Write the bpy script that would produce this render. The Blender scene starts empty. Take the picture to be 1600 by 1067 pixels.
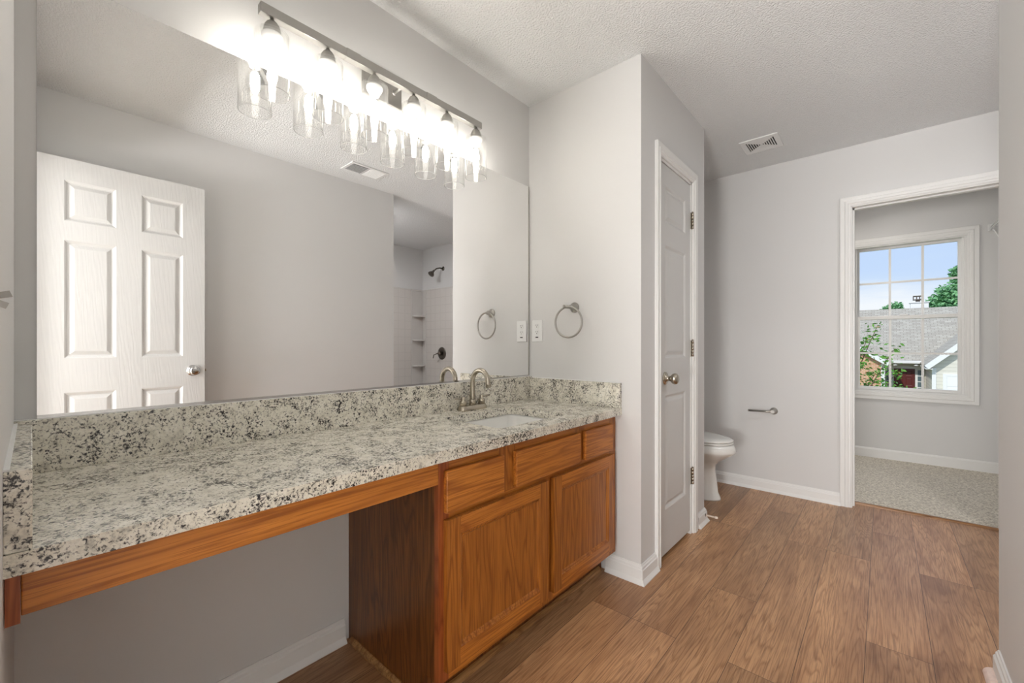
import bpy, bmesh, math, random
from mathutils import Vector, Matrix
random.seed(7)
S = bpy.context.scene
COL = S.collection
PI = math.pi

# ------------------------------------------------------------------ camera
cam_d = bpy.data.cameras.new('camera')
cam = bpy.data.objects.new('camera', cam_d); COL.objects.link(cam)
cam.location = (1.5037, 0.0, 1.0956)
cam.rotation_euler = (PI/2, 0, 0.7213)
cam_d.sensor_width = 36.0
cam_d.lens = 36.0*660.0/1600.0
cam_d.shift_y = 5.7/1600.0
cam_d.clip_start = 0.01
cam_d.clip_end = 500
S.camera = cam

# ------------------------------------------------------------------ colour management
S.view_settings.view_transform = 'Standard'
S.view_settings.look = 'None'
S.view_settings.gamma = 1.0
S.view_settings.exposure = 0.02
S.view_settings.use_curve_mapping = False

# ------------------------------------------------------------------ world sky
W = bpy.data.worlds.new('sky'); S.world = W; W.use_nodes = True
nt = W.node_tree; nt.nodes.clear()
wo = nt.nodes.new('ShaderNodeOutputWorld'); bg = nt.nodes.new('ShaderNodeBackground')
tc = nt.nodes.new('ShaderNodeTexCoord'); sx = nt.nodes.new('ShaderNodeSeparateXYZ')
rp = nt.nodes.new('ShaderNodeValToRGB')
cn = nt.nodes.new('ShaderNodeTexNoise'); cn.inputs['Scale'].default_value = 5.0; cn.inputs['Detail'].default_value = 5
mp = nt.nodes.new('ShaderNodeMapping'); mp.inputs['Scale'].default_value = (1, 1, 5)
ad = nt.nodes.new('ShaderNodeMath'); ad.operation = 'MULTIPLY_ADD'; ad.inputs[1].default_value = 0.10
nt.links.new(tc.outputs['Generated'], sx.inputs[0]); nt.links.new(tc.outputs['Generated'], mp.inputs[0])
nt.links.new(mp.outputs[0], cn.inputs['Vector'])
sub = nt.nodes.new('ShaderNodeMath'); sub.operation = 'SUBTRACT'; sub.inputs[1].default_value = 0.05
nt.links.new(cn.outputs['Fac'], ad.inputs[0]); nt.links.new(sx.outputs['Z'], ad.inputs[2])
nt.links.new(ad.outputs[0], sub.inputs[0]); nt.links.new(sub.outputs[0], rp.inputs[0])
e = rp.color_ramp.elements
e[0].position = 0.0; e[0].color = (0.93, 0.96, 1.0, 1)
e[1].position = 1.0; e[1].color = (0.30, 0.48, 0.85, 1)
for p_, c_ in ((0.075, (0.93, 0.96, 1.0, 1)), (0.115, (0.62, 0.76, 0.98, 1)), (0.15, (0.58, 0.73, 0.99, 1)), (0.25, (0.56, 0.71, 0.98, 1))):
    n_ = e.new(p_); n_.color = c_
bg.inputs['Strength'].default_value = 1.0
nt.links.new(rp.outputs[0], bg.inputs[0]); nt.links.new(bg.outputs[0], wo.inputs[0])

# ------------------------------------------------------------------ lights
def lamp(name, kind, loc, energy, color, rot=(0, 0, 0), **kw):
    d = bpy.data.lights.new(name, kind); d.energy = energy; d.color = color
    for k, v in kw.items(): setattr(d, k, v)
    o = bpy.data.objects.new(name, d); COL.objects.link(o); o.location = loc; o.rotation_euler = rot
    return o
lamp('sun', 'SUN', (0, 0, 30), 3.2, (1.0, 0.96, 0.9), (math.radians(48), 0, math.radians(-25)), angle=0.01)

REAR_POWER, CLOSET_POWER = 40, 9
TUB_POWER = 12
lamp('rear_fill_light', 'AREA', (1.1, -3.1, .8), 380, (1.0, .99, .97), (PI/2+math.radians(50), 0, 0), shape='RECTANGLE', size=1.4, size_y=1.3)  # added fill light in the rear room, tilted up; no window there
BULB_STRENGTH = 108

# ------------------------------------------------------------------ helpers
class B:
    """collects vertices and faces in world coordinates"""
    def __init__(s): s.v = []; s.f = []; s.sm = []
    def add(s, vs, fs, smooth=False):
        n = len(s.v); s.v += [tuple(a) for a in vs]
        for f in fs: s.f.append(tuple(i+n for i in f)); s.sm.append(smooth)
        return s
    def box(s, x0, x1, y0, y1, z0, z1):
        vs = [(x, y, z) for x in (x0, x1) for y in (y0, y1) for z in (z0, z1)]
        return s.add(vs, [(0,1,3,2),(4,6,7,5),(0,4,5,1),(2,3,7,6),(0,2,6,4),(1,5,7,3)])
    def obox(s, c, ax, ay, az):
        c, ax, ay, az = map(Vector, (c, ax, ay, az)); vs = []
        for i in (-1, 1):
            for j in (-1, 1):
                for k in (-1, 1): vs.append(c+ax*i+ay*j+az*k)
        return s.add(vs, [(0,1,3,2),(4,6,7,5),(0,4,5,1),(2,3,7,6),(0,2,6,4),(1,5,7,3)])
    def loft(s, rings, close=True, caps=True, smooth=True):
        n = len(rings[0]); vs = [p for r in rings for p in r]; fs = []
        for i in range(len(rings)-1):
            for j in range(n if close else n-1):
                k = (j+1) % n
                fs.append((i*n+j, i*n+k, (i+1)*n+k, (i+1)*n+j))
        s.add(vs, fs, smooth)
        if caps:
            s.add(rings[0], [tuple(range(n))[::-1]]); s.add(rings[-1], [tuple(range(n))])
        return s
    def lathe(s, c, axis, prof, n=32, caps=True):
        """prof: (distance along axis, radius)"""
        axis = Vector(axis).normalized(); c = Vector(c)
        a = axis.orthogonal().normalized(); b = axis.cross(a); rings = []
        for t, r in prof:
            r = max(r, 1e-5)
            rings.append([c+axis*t+(a*math.cos(2*PI*k/n)+b*math.sin(2*PI*k/n))*r for k in range(n)])
        return s.loft(rings, caps=caps)
    def cyl(s, p0, p1, r, n=24, r1=None):
        p0 = Vector(p0); p1 = Vector(p1); d = p1-p0
        return s.lathe(p0, d, [(0, r), (d.length, r if r1 is None else r1)], n)
    def tube(s, pts, r, n=16, closed=False):
        pts = [Vector(p) for p in pts]; m = len(pts); rings = []
        rs = r if isinstance(r, (list, tuple)) else [r]*m
        up = None
        for i, p in enumerate(pts):
            if closed: t = (pts[(i+1) % m]-pts[i-1]).normalized()
            else: t = (pts[min(i+1, m-1)]-pts[max(i-1, 0)]).normalized()
            if up is None: up = t.orthogonal().normalized()
            up = (up-t*up.dot(t)).normalized(); b = t.cross(up)
            rings.append([p+(up*math.cos(2*PI*k/n)+b*math.sin(2*PI*k/n))*rs[i] for k in range(n)])
        if closed: rings.append(rings[0])
        return s.loft(rings, caps=not closed)

def root_loc(o):
    while o.parent: o = o.parent
    return Vector(o.location)
def mk(name, b, mat, parent=None, bevel=0, seg=2, loc=None):
    if parent is not None: L = root_loc(parent)
    elif loc is not None: L = Vector(loc)
    else:
        xs, ys, zs = zip(*b.v); L = Vector(((min(xs)+max(xs))/2, (min(ys)+max(ys))/2, min(zs)))
    me = bpy.data.meshes.new(name)
    me.from_pydata([tuple(Vector(v)-L) for v in b.v], [], b.f)
    me.polygons.foreach_set('use_smooth', b.sm)
    bm = bmesh.new(); bm.from_mesh(me)
    bmesh.ops.remove_doubles(bm, verts=bm.verts, dist=1e-6)
    bmesh.ops.recalc_face_normals(bm, faces=bm.faces)
    bm.to_mesh(me); bm.free()
    me.materials.append(mat)
    o = bpy.data.objects.new(name, me); COL.objects.link(o)
    if parent is not None: o.parent = parent
    else: o.location = L
    if bevel:
        m = o.modifiers.new('bevel', 'BEVEL'); m.width = bevel; m.segments = seg
        m.limit_method = 'ANGLE'; m.angle_limit = math.radians(40)
        m.harden_normals = False
    return o
def empty(name, loc):
    o = bpy.data.objects.new(name, None); COL.objects.link(o); o.location = loc; o.empty_display_size = 0.1
    return o
def tag(o, label, cat=None, group=None, kind=None):
    o['label'] = label
    if cat: o['category'] = cat
    if group: o['group'] = group
    if kind: o['kind'] = kind
    return o
def struct(o, label, cat): return tag(o, label, cat, kind='structure')

# ------------------------------------------------------------------ materials
def lin(c):
    return tuple(((x/255.0)/12.92 if x/255.0 <= .04045 else ((x/255.0+.055)/1.055)**2.4) for x in c)+(1,)
class M:
    def __init__(s, name):
        s.m = bpy.data.materials.new(name); s.m.use_nodes = True; s.nt = s.m.node_tree
        s.p = s.nt.nodes['Principled BSDF']; s.out = s.nt.nodes['Material Output']
    def n(s, t, **kw):
        nd = s.nt.nodes.new(t)
        for k, v in kw.items():
            if k in nd.inputs: nd.inputs[k].default_value = v
            else: setattr(nd, k, v)
        return nd
    def l(s, a, b): s.nt.links.new(a, b)
    def coords(s, scale=(1, 1, 1), rot=(0, 0, 0), rnd=False):
        tc = s.n('ShaderNodeTexCoord'); mp = s.n('ShaderNodeMapping')
        mp.inputs['Scale'].default_value = scale; mp.inputs['Rotation'].default_value = rot
        src = tc.outputs['Object']
        if rnd:
            oi = s.n('ShaderNodeObjectInfo'); sc = s.n('ShaderNodeVectorMath', operation='SCALE'); 
            cb = s.n('ShaderNodeCombineXYZ'); s.l(oi.outputs['Random'], cb.inputs[0]); s.l(oi.outputs['Random'], cb.inputs[1]); s.l(oi.outputs['Random'], cb.inputs[2])
            sc.inputs['Scale'].default_value = 7.0; s.l(cb.outputs[0], sc.inputs[0])
            a = s.n('ShaderNodeVectorMath', operation='ADD'); s.l(src, a.inputs[0]); s.l(sc.outputs[0], a.inputs[1]); src = a.outputs[0]
        s.l(src, mp.inputs['Vector']); return mp.outputs[0]
    def noise(s, vec, scale, detail=4, rough=.55, dist=0):
        t = s.n('ShaderNodeTexNoise'); t.inputs['Scale'].default_value = scale; t.inputs['Detail'].default_value = detail
        t.inputs['Roughness'].default_value = rough; t.inputs['Distortion'].default_value = dist
        s.l(vec, t.inputs['Vector']); return t.outputs['Fac']
    def ramp(s, fac, stops, interp='LINEAR'):
        r = s.n('ShaderNodeValToRGB'); r.color_ramp.interpolation = interp; e = r.color_ramp.elements
        e[0].position, e[0].color = stops[0][0], stops[0][1]; e[1].position, e[1].color = stops[-1][0], stops[-1][1]
        for p, c in stops[1:-1]: q = e.new(p); q.color = c
        s.l(fac, r.inputs[0]); return r.outputs[0]
    def mix(s, fac, a, b, mode='MIX'):
        m = s.n('ShaderNodeMix', data_type='RGBA', blend_type=mode)
        for sock, v in ((m.inputs[0], fac), (m.inputs[6], a), (m.inputs[7], b)):
            if hasattr(v, 'links') or hasattr(v, 'is_linked'): s.l(v, sock)
            else: sock.default_value = v
        return m.outputs[2]
    def math(s, op, a, b=0.0):
        m = s.n('ShaderNodeMath', operation=op)
        for sock, v in ((m.inputs[0], a), (m.inputs[1], b)):
            if hasattr(v, 'is_linked'): s.l(v, sock)
            else: sock.default_value = v
        return m.outputs[0]
    def bump(s, h, strength=.3, dist=.01):
        b = s.n('ShaderNodeBump'); b.inputs['Strength'].default_value = strength; b.inputs['Distance'].default_value = dist
        s.l(h, b.inputs['Height']); s.l(b.outputs[0], s.p.inputs['Normal'])
    def base(s, c=None, rough=.5, metal=0, spec=.5):
        if c is not None:
            if hasattr(c, 'is_linked'): s.l(c, s.p.inputs['Base Color'])
            else: s.p.inputs['Base Color'].default_value = c
        s.p.inputs['Roughness'].default_value = rough; s.p.inputs['Metallic'].default_value = metal
        s.p.inputs['Specular IOR Level'].default_value = spec
G = lambda v: (v, v, v, 1)

def paint(name, rgb, rough=.55, bump=.02, sc=180):
    m = M(name); v = m.coords(); m.base(lin(rgb), rough, spec=.25)
    m.bump(m.noise(v, sc, 3), bump*5, .0015); return m.m
m_wall = paint('greige_wall_paint', (221, 220, 219), .6)
m_trim = paint('white_trim_paint', (236, 235, 233), .35, .01)
def popcorn():
    m = M('popcorn_ceiling'); v = m.coords(); m.base(lin((247, 248, 248)), .9, spec=.1)
    a = m.noise(v, 112, 3, .6); b = m.ramp(a, [(.38, G(0)), (.64, G(1))])
    m.bump(b, .72, .0065); return m.m
m_ceil = popcorn()
def door_paint():
    m = M('embossed_white_door'); v = m.coords((22, 22, 2.2)); m.base(lin((213, 212, 210)), .4, spec=.3)
    w = m.n('ShaderNodeTexWave', wave_type='BANDS', bands_direction='DIAGONAL'); w.inputs['Scale'].default_value = 1.6
    w.inputs['Distortion'].default_value = 9; w.inputs['Detail'].default_value = 3; w.inputs['Detail Scale'].default_value = 1.2
    m.l(v, w.inputs['Vector']); m.bump(w.outputs['Fac'], .14, .0012); return m.m
m_door = door_paint()
def oak(name, axis, dark=(118, 66, 26), light=(190, 122, 56), rings_n=13.0, stretch=1.15):
    """golden oak; axis = direction of the grain"""
    m = M(name); sc = [9.0, 9.0, 9.0]; sc[axis] = stretch
    v = m.coords(tuple(sc), rnd=True)
    n1 = m.noise(v, 1.0, 2, .5, .3)
    w = m.math('FRACT', m.math('MULTIPLY', n1, rings_n))
    rings = m.ramp(w, [(0.0, G(0)), (.16, G(.7)), (.7, G(1)), (1.0, G(0))])
    sc2 = [230.0, 230.0, 230.0]; sc2[axis] = 6.0
    v2 = m.coords(tuple(sc2), rnd=True); pores = m.noise(v2, 1.0, 3, .6)
    pr_ = m.ramp(pores, [(.38, G(.25)), (.53, G(1))])
    n3 = m.noise(v, .6, 3)
    c = m.mix(rings, lin(tuple(int(a*.8+b*.2) for a, b in zip(dark, light))), lin(light))
    c = m.mix(m.ramp(n3, [(.3, G(0)), (.8, G(.55))]), c, lin(dark))
    c = m.mix(m.math('SUBTRACT', 1.0, pr_), c, lin(dark))
    m.base(c, .33, spec=.5); m.bump(pores, .12, .0006); return m.m
m_oak_v = oak('golden_oak_upright_grain', 2, (130, 70, 22), (196, 124, 50), 14.0, .9)
m_oak_h = oak('golden_oak_level_grain', 1, (146, 80, 26), (212, 136, 56), 10.0, .7)
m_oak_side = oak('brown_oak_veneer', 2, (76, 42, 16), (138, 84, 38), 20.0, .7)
m_oak_red = oak('reddish_oak_stile', 2, (128, 62, 30), (176, 98, 52))
def granite():
    m = M('speckled_cream_granite'); v = m.coords()
    a = m.noise(v, 165, 5, .65, .5); b = m.noise(v, 19, 3, .6, .6); c3 = m.noise(v, 40, 4, .6, .3); d = m.noise(v, 170, 3, .6)
    basec = m.ramp(c3, [(.28, lin((176, 171, 160))), (.42, lin((226, 221, 206))), (.7, lin((246, 242, 231)))])
    basec = m.mix(m.ramp(d, [(.35, G(.28)), (.5, G(0))]), basec, lin((176, 168, 154)))
    th = m.math('ADD', a, m.math('MULTIPLY', m.math('SUBTRACT', b, .5), .42))
    dark = m.ramp(th, [(.39, G(1)), (.42, G(0))])
    gray = m.ramp(th, [(.44, G(.7)), (.49, G(0))])
    col = m.mix(gray, basec, lin((126, 121, 112)))
    col = m.mix(dark, col, lin((44, 41, 43)))
    m.base(col, .27, spec=.75); return m.m
m_granite = granite()
def planks():
    m = M('brown_vinyl_plank'); tc = m.n('ShaderNodeTexCoord')
    mp = m.n('ShaderNodeMapping'); mp.inputs['Rotation'].default_value = (0, 0, PI/2); mp.inputs['Location'].default_value = (.37, .147, 0)
    m.l(tc.outputs['Object'], mp.inputs[0])
    br = m.n('ShaderNodeTexBrick', offset=.37, offset_frequency=3, squash=1.0)
    br.inputs['Color1'].default_value = G(0); br.inputs['Color2'].default_value = G(1); br.inputs['Mortar'].default_value = G(.5)
    br.inputs['Scale'].default_value = 1; br.inputs['Brick Width'].default_value = 1.22; br.inputs['Row Height'].default_value = .178
    br.inputs['Mortar Size'].default_value = .0010; br.inputs['Mortar Smooth'].default_value = .3; br.inputs['Bias'].default_value = 0
    m.l(mp.outputs[0], br.inputs['Vector'])
    sep = m.n('ShaderNodeSeparateColor'); m.l(br.outputs['Color'], sep.inputs[0]); rnd = sep.outputs[0]
    cb = m.n('ShaderNodeCombineXYZ'); m.l(m.math('MULTIPLY', rnd, 37.0), cb.inputs[0]); m.l(m.math('MULTIPLY', rnd, 53.0), cb.inputs[1]); m.l(m.math('MULTIPLY', rnd, 11.0), cb.inputs[2])
    a = m.n('ShaderNodeVectorMath', operation='ADD'); m.l(tc.outputs['Object'], a.inputs[0]); m.l(cb.outputs[0], a.inputs[1])
    def mapped(s):
        q = m.n('ShaderNodeMapping'); q.inputs['Scale'].default_value = s; m.l(a.outputs[0], q.inputs[0]); return q.outputs[0]
    n1 = m.noise(mapped((9, .55, 8)), 1.0, 3, .45, .2)
    w = m.math('FRACT', m.math('MULTIPLY', n1, 30.0))
    rings = m.ramp(w, [(0, G(0)), (.25, G(.8)), (.8, G(1)), (1, G(0))])
    fine = m.noise(mapped((260, 7, 8)), 1.0, 3, .6)
    blot = m.noise(mapped((5, 1.3, 5)), 1.0, 4, .6, .5)
    c = m.mix(rings, lin((168, 122, 82)), lin((202, 156, 114)))
    c = m.mix(m.ramp(blot, [(.38, G(0)), (.72, G(.75))]), c, lin((126, 80, 46)))
    c = m.mix(m.ramp(fine, [(.35, G(.6)), (.52, G(0))]), c, lin((118, 78, 48)))
    tone = m.ramp(rnd, [(0, G(.78)), (1, G(1.12))])
    c = m.mix(1.0, c, tone, 'MULTIPLY')
    c = m.mix(br.outputs['Fac'], c, lin((70, 42, 24)))
    m.base(c, .36, spec=.6)
    h = m.math('ADD', m.math('MULTIPLY', fine, .5), m.math('MULTIPLY', rings, .5)); m.bump(h, .22, .0008)
    return m.m
m_floor = planks()
def carpet():
    m = M('light_grey_carpet'); v = m.coords(); n = m.noise(v, 85, 4, .75)
    c = m.ramp(n, [(.36, lin((184, 174, 160))), (.62, lin((255, 248, 234)))])
    m.base(c, .95, spec=.05); m.bump(n, 1.0, .01); return m.m
m_carpet = carpet()
def metal(name, rgb, rough):
    m = M(name); v = m.coords((6, 6, 300)); n = m.noise(v, 1, 2); m.base(lin(rgb), rough, 1.0)
    m.bump(n, .04, .0003); return m.m
m_nickel = metal('brushed_nickel', (182, 174, 160), .27)
m_fixture = metal('satin_nickel_fixture', (178, 176, 172), .38)
m_steel = metal('polished_steel', (200, 200, 200), .16)
m_satin = metal('satin_nickel_grey', (176, 173, 168), .28)
m_bronze = metal('dark_nickel_shower_trim', (108, 102, 96), .3)
def plain(name, rgb, rough=.4, spec=.5, sc=60, amt=.03):
    m = M(name); v = m.coords(); n = m.noise(v, sc, 3)
    c2 = tuple(max(0, int(x*(1-amt*2))) for x in rgb)
    m.base(m.ramp(n, [(.3, lin(c2)), (.7, lin(rgb))]), rough, spec=spec); return m.m
m_porc = plain('white_porcelain', (240, 239, 235), .12, .6, 5, .01)
m_acr = plain('white_acrylic', (214, 210, 206), .22, .5, 5, .01)
m_plastic = plain('white_plastic', (240, 240, 239), .35, .5, 5, .01)
m_dark = plain('dark_slot', (30, 30, 30), .6)
m_grey = plain('grey_plastic', (176, 173, 167), .5)
m_pink = plain('primed_quarter_round', (250, 226, 214), .5)
m_rubber = plain('pale_rubber', (238, 222, 206), .6)
def mirror():
    m = M('mirror_silvering'); v = m.coords(); n = m.noise(v, 3, 2)
    m.base(m.ramp(n, [(0, G(.95)), (1, G(.96))]), 0.0, 1.0); return m.m
m_mirror = mirror()
def glass(name, tint=(1, 1, 1, 1), ior=1.45, boost=0.0, haze=0.0):
    m = M(name); m.nt.nodes.remove(m.p)
    t = m.n('ShaderNodeBsdfTransparent'); t.inputs[0].default_value = tint
    g = m.n('ShaderNodeBsdfGlossy'); g.inputs['Roughness'].default_value = .02; g.inputs['Color'].default_value = G(1)
    f = m.n('ShaderNodeLayerWeight')                 # facing ratio, the same for both sides of the thin shell
    fac = m.math('ADD', m.math('MULTIPLY', m.math('POWER', f.outputs['Facing'], 3.2), ior), boost)
    mx = m.n('ShaderNodeMixShader'); m.l(fac, mx.inputs[0]); m.l(t.outputs[0], mx.inputs[1]); m.l(g.outputs[0], mx.inputs[2])
    if haze:
        tr = m.n('ShaderNodeBsdfTranslucent'); tr.inputs[0].default_value = G(.95)
        m2 = m.n('ShaderNodeMixShader'); m2.inputs[0].default_value = haze
        m.l(mx.outputs[0], m2.inputs[1]); m.l(tr.outputs[0], m2.inputs[2]); mx = m2
    m.l(mx.outputs[0], m.out.inputs[0]); return m.m
m_shade = glass('clear_shade_glass', (.995, .995, .99, 1), .8, .03, .009)
m_envelope = glass('bulb_envelope_glass', (.995, .995, .99, 1), .12, .0)
m_pane = glass('window_pane_glass', (.98, .99, .99, 1), .4, .0)
def rim():
    m = M('polished_glass_rim'); m.base(G(.9), .15, spec=1.0); m.p.inputs['Alpha'].default_value = .55
    m.p.inputs['Base Color'].default_value = G(.95); return m.m
m_rim = rim()
def emit(name, col, st):
    m = M(name); m.base(col, .5); m.p.inputs['Emission Color'].default_value = col; m.p.inputs['Emission Strength'].default_value = st
    return m.m
m_fil = emit('glowing_filament', (1.0, .955, .885, 1), BULB_STRENGTH)
m_filldisc = emit('ceiling_fill_diffuser', (1.0, .96, .9, 1), 3)  # glowing disc of the added ceiling fill lights

# ------------------------------------------------------------------ structure
CE = 2.44
YN, YF, XR, YR, XA = -.027, 3.656, 1.7935, 2.135, 3.41       # room planes
CX, CY0, CY1 = .6646, 1.855, 2.767                            # linen cupboard block
b = B().box(-.1, 0, YN-.11, 5.5, 0, CE); struct(mk('wall_left', b, m_wall), 'long greige wall behind the mirror and vanity', 'wall')
b = B().box(-.1, .9, YN-.11, YN, 0, CE).box(1.655, XR, YN-.11, YN, 0, CE).box(.9, 1.655, YN-.11, YN, 2.06, CE)
struct(mk('wall_near', b, m_wall), 'bright narrow sliver of wall at the far left edge holding the light switch', 'wall')
b = B().box(XR, XR+.1, YN-.11, YR, 0, CE); struct(mk('wall_right', b, m_wall), 'greige wall at the right edge of the photo, facing the mirror', 'wall')
b = B().box(XR+.1, XA+.1, YR-.1, YR, 0, CE); struct(mk('wall_alcove_near', b, m_wall), 'near end wall of the tub alcove', 'wall')
b = B().box(XA, XA+.1, YR, YF, 0, CE); struct(mk('wall_alcove_back', b, m_wall), 'back wall of the tub alcove seen in the mirror', 'wall')
DX0, DX1, DZ = 1.334, 2.026, 2.040
b = B().box(0, DX0, YF, YF+.11, 0, CE).box(DX1, XA+.1, YF, YF+.11, 0, CE).box(DX0, DX1, YF, YF+.11, DZ, CE)
struct(mk('wall_far', b, m_wall), 'greige far wall with the open doorway to the carpeted room', 'wall')
JY0, JY1, JZ = 2.07, 2.54, 2.04
b = B().box(0, CX, CY0, CY0+.09, 0, CE); struct(mk('wall_cupboard_near', b, m_wall), 'greige end wall of the vanity with the towel ring and outlet', 'wall')
b = B().box(CX-.09, CX, CY0+.09, JY0, 0, CE).box(CX-.09, CX, JY1, CY1-.09, 0, CE).box(CX-.09, CX, JY0, JY1, JZ, CE)
struct(mk('wall_cupboard_side', b, m_wall), 'greige wall around the narrow white cupboard door', 'wall')
b = B().box(0, CX, CY1-.09, CY1, 0, CE); struct(mk('wall_cupboard_far', b, m_wall), 'hidden cupboard wall beside the toilet', 'wall')
# floors and ceilings
b = B().box(-.1, XA+.1, YN-.11, 3.766, -.08, 0); struct(mk('floor', b, m_floor, loc=(0, 0, 0)), 'brown wood-look vinyl plank floor', 'floor')
b = B().box(.5, 2.7, 3.766, 5.5, -.08, .008); struct(mk('floor_carpet', b, m_carpet, loc=(0, 3.766, 0)), 'light grey carpet in the room beyond the doorway', 'carpet')
b = B().box(-.2, XA+.2, -3.2, 5.6, CE, CE+.12); struct(mk('ceiling', b, m_ceil, loc=(0, 0, CE)), 'textured white popcorn ceiling', 'ceiling')
# far room
YW = 5.4
b = B().box(.5, .6, 3.766, YW, 0, CE); struct(mk('wall_far_room_left', b, m_wall), 'left wall of the carpeted room', 'wall')
b = B().box(2.45, 2.55, 3.766, YW, 0, CE); struct(mk('wall_far_room_right', b, m_wall), 'right wall of the carpeted room', 'wall')
WX0, WX1, WZ0, WZ1 = 1.272, 2.056, .645, 2.062
b = B().box(.5, WX0, YW, YW+.12, 0, CE).box(WX1, 2.55, YW, YW+.12, 0, CE).box(WX0, WX1, YW, YW+.12, 0, WZ0).box(WX0, WX1, YW, YW+.12, WZ1, CE)
struct(mk('wall_far_room_back', b, m_wall), 'back wall of the carpeted room around the window', 'wall')
# room behind the camera
b = B().box(-.6, 3.2, -3.2, YN-.11, -.08, .006); struct(mk('floor_rear', b, m_carpet), 'carpet of the room behind the doorway', 'carpet')
b = (B().box(-.7, -.6, -3.2, YN-.11, 0, CE).box(3.2, 3.3, -3.2, YN-.11, 0, CE).box(-.7, 3.3, -3.3, -3.2, 0, CE)
     .box(-.6, -.1, YN-.2, YN-.11, 0, CE).box(XR+.1, 3.2, YN-.2, YN-.11, 0, CE))
struct(mk('wall_rear', b, m_wall), 'walls of the room behind the doorway', 'wall')

# baseboards --------------------------------------------------------------
BBP = [(0, .026), (.004, .026), (.022, .015), (.062, .0135), (.066, .0105), (.074, .0095), (.078, .006), (.0845, .004), (.0845, 0)]
def baseboard(name, pts, label, prof=BBP, mat=None, ends=True):
    """pts: plan polyline along the wall face with the room on its left side"""
    n = len(pts); P = [Vector(p) for p in pts]; rings = []
    for i in range(n):
        def nrm(a, c): d = (c-a).normalized(); return Vector((-d.y, d.x))
        if i == 0: o = nrm(P[0], P[1])
        elif i == n-1: o = nrm(P[-2], P[-1])
        else:
            a, c = nrm(P[i-1], P[i]), nrm(P[i], P[i+1]); o = (a+c)/(1+a.dot(c))
        rings.append([(P[i].x+o.x*t, P[i].y+o.y*t, z) for z, t in prof]+[(P[i].x, P[i].y, 0)])
    b = B().loft(rings, close=True, caps=True, smooth=False)
    return struct(mk(name, b, mat or m_trim), label, 'baseboard')
baseboard('baseboard_left', [(0, .765), (0, YN)], 'white baseboard in the knee space under the counter')
baseboard('baseboard_cupboard', [(CX, 2.015), (CX, CY0), (.49, CY0)], 'white baseboard wrapping the wall corner beside the vanity cabinet')
baseboard('baseboard_cupboard_far', [(0, CY1), (CX, CY1), (CX, 2.627)], 'short white baseboard at the corner beyond the cupboard door')
baseboard('baseboard_far', [(1.284, YF), (0, YF)], 'white baseboard on the far wall behind the toilet')
baseboard('baseboard_right', [(XR, .75), (XR, 2.118)], 'white baseboard at the bottom right corner of the photo', prof=BBP[2:] if False else [(0, .016), (.062, .016), (.068, .011), (.076, .010), (.080, .006), (.0845, .005), (.0845, 0)])
b = B(); pr2 = [(XR-.016-.024*math.cos(a), .022*math.sin(a)) for a in [i*PI/12 for i in range(7)]]+[(XR-.016, 0)]
b.loft([[(x, y, z) for x, z in pr2] for y in (.75, 2.112)], smooth=False)
struct(mk('trim_6', b, m_pink), 'unpainted pinkish quarter-round strip along the bottom right baseboard', 'trim')
baseboard('baseboard_far_room', [(2.45, YW), (.6, YW)], 'white baseboard below the window in the carpeted room', prof=[(0, .014), (.085, .014), (.097, .006), (.1, 0)])
baseboard('baseboard_far_room_right', [(2.45, 3.78), (2.45, YW)], 'white baseboard on the right wall of the carpeted room', prof=[(0, .014), (.085, .014), (.097, .006), (.1, 0)])

# casings --------------------------------------------------------------
CASP = [(0, 0), (0, .008), (.006, .012), (.014, .012), (.017, .016), (.030, .018), (.034, .014), (.044, .016), (.055, .017), (.058, .014), (.058, 0)]
def casing(name, fn, a0, a1, z0, z1, label, closed=False, prof=CASP, mat=None, k=1.0):
    """fn(a, z, t) -> point; a = position along the wall, t = thickness off it"""
    rings = []
    b = B()
    for (cs, s_) in (((a0, -1), 1), ):
        pass
    def ring(corner):
        out = []
        for w, t in prof:
            w *= k
            if corner == 0: out.append(fn(a0-w, z0, t))
            if corner == 1: out.append(fn(a0-w, z1+w, t))
            if corner == 2: out.append(fn(a1+w, z1+w, t))
            if corner == 3: out.append(fn(a1+w, z0, t))
            if corner == 4: out.append(fn(a0-w, z0-w, t))
            if corner == 5: out.append(fn(a1+w, z0-w, t))
        return out
    seq = [4, 1, 2, 5, 4] if closed else [0, 1, 2, 3]
    b.loft([ring(c) for c in seq], close=False, caps=False, smooth=False)
    if not closed:
        for c in (0, 3): r = ring(c); b.add(r, [tuple(range(len(r)))])
    return struct(mk(name, b, mat or m_trim), label, 'door trim' if not closed else 'window trim')
casing('trim_1', lambda a, z, t: (CX+t, a, z), JY0, JY1+.003, 0, JZ, 'white moulded casing round the narrow cupboard door')
casing('trim_2', lambda a, z, t: (a, YF-t, z), DX0+.008, DX1-.008, 0, DZ-.008, 'white moulded casing round the open far doorway', k=1.08)
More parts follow.
